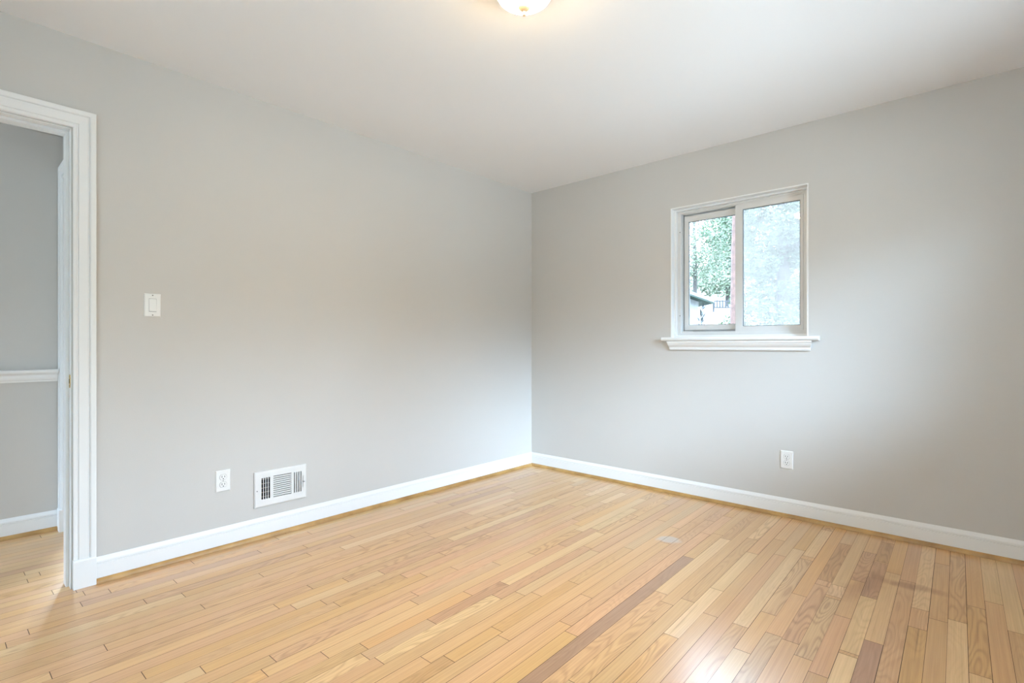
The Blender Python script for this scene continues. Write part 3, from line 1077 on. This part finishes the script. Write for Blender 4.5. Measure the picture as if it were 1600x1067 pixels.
mb = MB()
N = 44
gx = [-70 + 120 * i / N for i in range(N + 1)]
gy = [0.21 + 95 * (j / N) ** 1.6 for j in range(N + 1)]
gi = {}
for j in range(N + 1):
    for i in range(N + 1):
        gi[i, j] = len(mb.v)
        mb.v.append((gx[i], gy[j], ground_z(gx[i], gy[j])))
for j in range(N):
    for i in range(N):
        mb.f.append([gi[i, j], gi[i + 1, j], gi[i + 1, j + 1], gi[i, j + 1]])
g = mb.build('ground', M['ground'], smooth=True)
struct(g, 'pale sunlit lawn rising away outside the window', 'ground')


def leaves(n, blobs, size, rng, flat=0.5):
    """n small pointed leaves scattered through ellipsoid clumps (center, radii)"""
    mb = MB()
    tot = sum(b_[1][0] * b_[1][1] * b_[1][2] for b_ in blobs)
    for c, r in blobs:
        k = max(1, int(n * r[0] * r[1] * r[2] / tot))
        for _ in range(k):
            while True:
                p = Vector((rng.uniform(-1, 1), rng.uniform(-1, 1), rng.uniform(-1, 1)))
                if p.length < 1:
                    break
            if rng.random() < 0.6:
                p = p.normalized() * rng.uniform(0.75, 1.05)
            q = Vector((c[0] + p.x * r[0], c[1] + p.y * r[1], c[2] + p.z * r[2]))
            s = size * rng.uniform(0.6, 1.35)
            a = Vector((rng.gauss(0, 1), rng.gauss(0, 1), rng.gauss(0, flat))).normalized()
            b_ = a.cross(Vector((rng.gauss(0, 1), rng.gauss(0, 1), rng.gauss(0, 1)))).normalized()
            nn = a.cross(b_) * s * 0.12
            i = len(mb.v)
            mb.v += [tuple(q - a * s * 0.5), tuple(q + b_ * s * 0.28 + nn), tuple(q + a * s * 0.5), tuple(q - b_ * s * 0.28 + nn)]
            mb.f.append([i, i + 1, i + 2])
            mb.f.append([i, i + 2, i + 3])
    return mb


def quick_build(mb, name, mat, parent):
    m2 = bpy.data.meshes.new(name)
    m2.from_pydata(mb.v, [], mb.f)
    m2.materials.append(mat)
    o = bpy.data.objects.new(name, m2)
    COL.objects.link(o)
    o.parent = parent
    return o


def tree(name, px, dist, top, rad, trunk_r, nleaf, size, mat, label, seed, crown_from=0.25, density=14):
    rng = random.Random(seed)
    x, y = outp(px, dist)
    z = ground_z(x, y)
    root = empty(name, (x, y, z))
    tag(root, label, 'tree', 'trees outside the window')
    h = top - z
    mb = MB()
    mb.tube([(0, 0, -0.2), (0.03 * h * 0.2, 0, h * 0.3), (-0.02 * h * 0.3, 0.01 * h, h * 0.6), (0, 0, h * 0.9)], [trunk_r, trunk_r * 0.85, trunk_r * 0.55, trunk_r * 0.15], 10)
    for k in range(9):
        a = rng.uniform(0, 6.28)
        z0 = h * rng.uniform(crown_from, 0.75)
        l = rad * rng.uniform(0.6, 0.95)
        mb.tube([(0, 0, z0), (l * 0.5 * math.cos(a), l * 0.5 * math.sin(a), z0 + l * 0.25), (l * math.cos(a), l * math.sin(a), z0 + l * 0.4)], [trunk_r * 0.4, trunk_r * 0.22, 0.01], 6)
    mb.build('trunk', M['bark_dark'], root, smooth=True)
    blobs = []
    for k in range(density):
        a = rng.uniform(0, 6.28)
        f = rng.uniform(crown_from, 0.95)
        w = rad * (0.75 if f < 0.75 else 0.45) * rng.uniform(0.1, 1)
        s = rad * rng.uniform(0.28, 0.48)
        blobs.append(((w * math.cos(a), w * math.sin(a), h * f), (s, s, s * 0.75)))
    quick_build(leaves(nleaf, blobs, size, rng), 'foliage', mat, root)
    return root


tree('leafy_tree', 1146, 23, 11.0, 2.5, 0.18, 16000, 0.13, M['leaf'], 'green leafy tree seen through the left pane beside the reddish trunk', 3, 0.30, 20)
tree('leafy_tree', 1085, 36, 14.0, 4.0, 0.16, 8000, 0.18, M['leaf_pale'], 'pale thinly leaved tree above the roof of the white house', 5, 0.25, 16)
tree('leafy_tree', 1222, 17, 8.5, 1.5, 0.24, 14000, 0.14, M['leaf'], 'dense green tree behind the left half of the hazy right pane', 8, 0.05, 36)
tree('leafy_tree', 1262, 25, 12.0, 3.0, 0.26, 12000, 0.17, M['leaf_pale'], 'pale green tree behind the right half of the hazy right pane', 9, 0.12, 22)
tree('leafy_tree', 1138, 56, 19.0, 5.5, 0.35, 8000, 0.40, M['leaf_pale'], 'tall tree beyond the wooden fence', 12, 0.15, 20)
tree('leafy_tree', 1218, 76, 24.0, 9.0, 0.35, 8000, 0.42, M['leaf'], 'farthest tree of the hillside behind the right pane', 14, 0.12, 20)

# reddish pine trunk just right of the sash glass
x, y = outp(1147, 8.5)
z = ground_z(x, y)
pt = empty('pine_tree', (x, y, z))
tag(pt, 'tall reddish pine trunk close to the left pane', 'tree', 'trees outside the window')
rng = random.Random(4)
mb = MB()
hs = [-0.2 + 0.35 * k for k in range(26)]
rs = []
for k, hh in enumerate(hs):
    rr = 0.088 - 0.0020 * k
    rs.append([(rr * (1 + 0.08 * rng.uniform(-1, 1)) * math.cos(2 * math.pi * j / 18) + 0.004 * k, rr * (1 + 0.08 * rng.uniform(-1, 1)) * math.sin(2 * math.pi * j / 18), hh) for j in range(18)])
mb.rings(rs)
mb.build('trunk', M['bark'], pt, smooth=True)
quick_build(leaves(1500, [((rng.uniform(-1.2, 1.2), rng.uniform(-1.2, 1.2), 7.6 + rng.uniform(-0.9, 1.2)), (0.8, 0.8, 0.4)) for _ in range(9)], 0.22, rng), 'foliage', M['leaf'], pt)

# white house with a gable
HD = 24.0
hx, hy = outp(1100, HD)
hz = ground_z(hx, hy) - 0.3
hs_ = empty('house', (hx, hy, hz), YAW)
tag(hs_, 'white neighbouring house with a low gable roof at the bottom of the left pane', 'house')
ev = zat(474.5, HD) - hz
AX, AZ = -3.65, ev + 1.38          # ridge
mb = MB()
g5 = [(-7.05, 0.0), (-0.25, 0.0), (-0.25, ev + 0.10), (AX, AZ - 0.08), (-7.05, ev + 0.10)]
mb.rings([[(x, 0.0, z) for x, z in g5], [(x, 8.0, z) for x, z in g5]])
mb.build('wall', M['exterior'], hs_)
r6 = [(0.25, ev), (AX, AZ), (-7.55, ev), (-7.55, ev + 0.15), (AX, AZ + 0.16), (0.25, ev + 0.15)]
mb = MB()
mb.rings([[(x, -0.6, z) for x, z in r6], [(x, 8.5, z) for x, z in r6]])
mb.build('roof', M['roof'], hs_)
s6 = [(0.22, ev - 0.045), (AX, AZ - 0.045), (-7.52, ev - 0.045), (-7.52, ev), (AX, AZ), (0.22, ev)]
mb = MB()
mb.rings([[(x, -0.57, z) for x, z in s6], [(x, 8.4, z) for x, z in s6]])
mb.build('soffit', M['soffit'], hs_)
for k in range(3):
    w0 = -0.80 - 0.42 * k
    f = ring_frame(w0 - 0.15, w0 + 0.15, ev - 0.85, ev - 0.10, 0.03, 0.03, 0.03, 0.03, -0.03, 0.0).build('window_frame', M['exterior'], hs_)
    mb = MB()
    mb.box(w0 - 0.12, w0 + 0.12, -0.012, -0.004, ev - 0.82, ev - 0.13)
    mb.build('pane', M['fence'], f)

# wooden fence far up the slope
FD = 44.0
x, y = outp(1127, FD)
fz = ground_z(x, y)
fn = empty('fence', (x, y, fz), YAW)
tag(fn, 'dark weathered picket fence up the slope, left of the reddish trunk', 'fence')
zt = zat(469.5, FD) - fz
zb = zat(481.5, FD) - fz
for zz in (zt - 0.10, zb):
    mb = MB()
    mb.box(-0.72, 6.0, -0.03, 0.03, zz, zz + 0.09)
    mb.build('rail', M['fence'], fn)
for k in range(28):
    mb = MB()
    px_ = -0.68 + k * 0.24
    mb.box(px_, px_ + 0.13, -0.05, -0.03, zb + 0.02, zt + 0.04 * (k % 2))
    mb.build('picket', M['fence'], fn)
for k in range(4):
    mb = MB()
    px_ = -0.70 + k * 2.2
    mb.box(px_, px_ + 0.12, 0.03, 0.13, -0.2, zt + 0.06)
    mb.build('post', M['fence'], fn)

# green bush and dark spiky plant
rng = random.Random(21)
x, y = outp(1140, 13.0)
z = ground_z(x, y)
bs = empty('bush', (x, y, z))
tag(bs, 'bright green rounded bush at the foot of the reddish trunk', 'bush')
zt = zat(489, 13.0) - z
quick_build(leaves(1800, [((0.05, 0, zt - 0.27), (0.26, 0.26, 0.27)), ((-0.10, 0.1, zt - 0.42), (0.28, 0.26, 0.25)), ((0.28, 0.1, zt - 0.40), (0.28, 0.26, 0.3)), ((0, 0, zt * 0.35), (0.38, 0.34, zt * 0.38))], 0.075, rng), 'foliage', M['leaf_bush'], bs)
mb = MB()
for k in range(5):
    a = 1.25 * k
    mb.tube([(0.03 * math.cos(a), 0.03 * math.sin(a), -0.1), (0.12 * math.cos(a), 0.12 * math.sin(a), zt * 0.7)], [0.015, 0.005], 6)
mb.build('stem', M['bark_dark'], bs)

x, y = outp(1096, 11.0)
z = ground_z(x, y)
yk = empty('spiky_shrub', (x, y, z))
tag(yk, 'dark narrow leaved shrub standing before the white house', 'shrub')
zt = zat(480, 11.0) - z
mb = MB()
mb.tube([(0, 0, -0.1), (0.02, 0, zt * 0.5), (-0.02, 0, zt)], [0.018, 0.013, 0.006], 8)
mb.build('stem', M['leaf_dark'], yk)
mb = MB()
for k in range(60):
    t = rng.uniform(0.25, 1.0)
    a = rng.uniform(0, 6.28)
    l = 0.22 * (1.25 - 0.6 * t)
    b0 = Vector((0, 0, zt * t))
    d = Vector((math.cos(a), math.sin(a), rng.uniform(0.5, 1.3))).normalized()
    sd = d.cross(Vector((0, 0, 1))).normalized() * 0.024
    mb.face([b0, b0 + d * l * 0.5 + sd, b0 + d * l, b0 + d * l * 0.5 - sd])
quick_build(mb, 'foliage', M['leaf_dark'], yk)
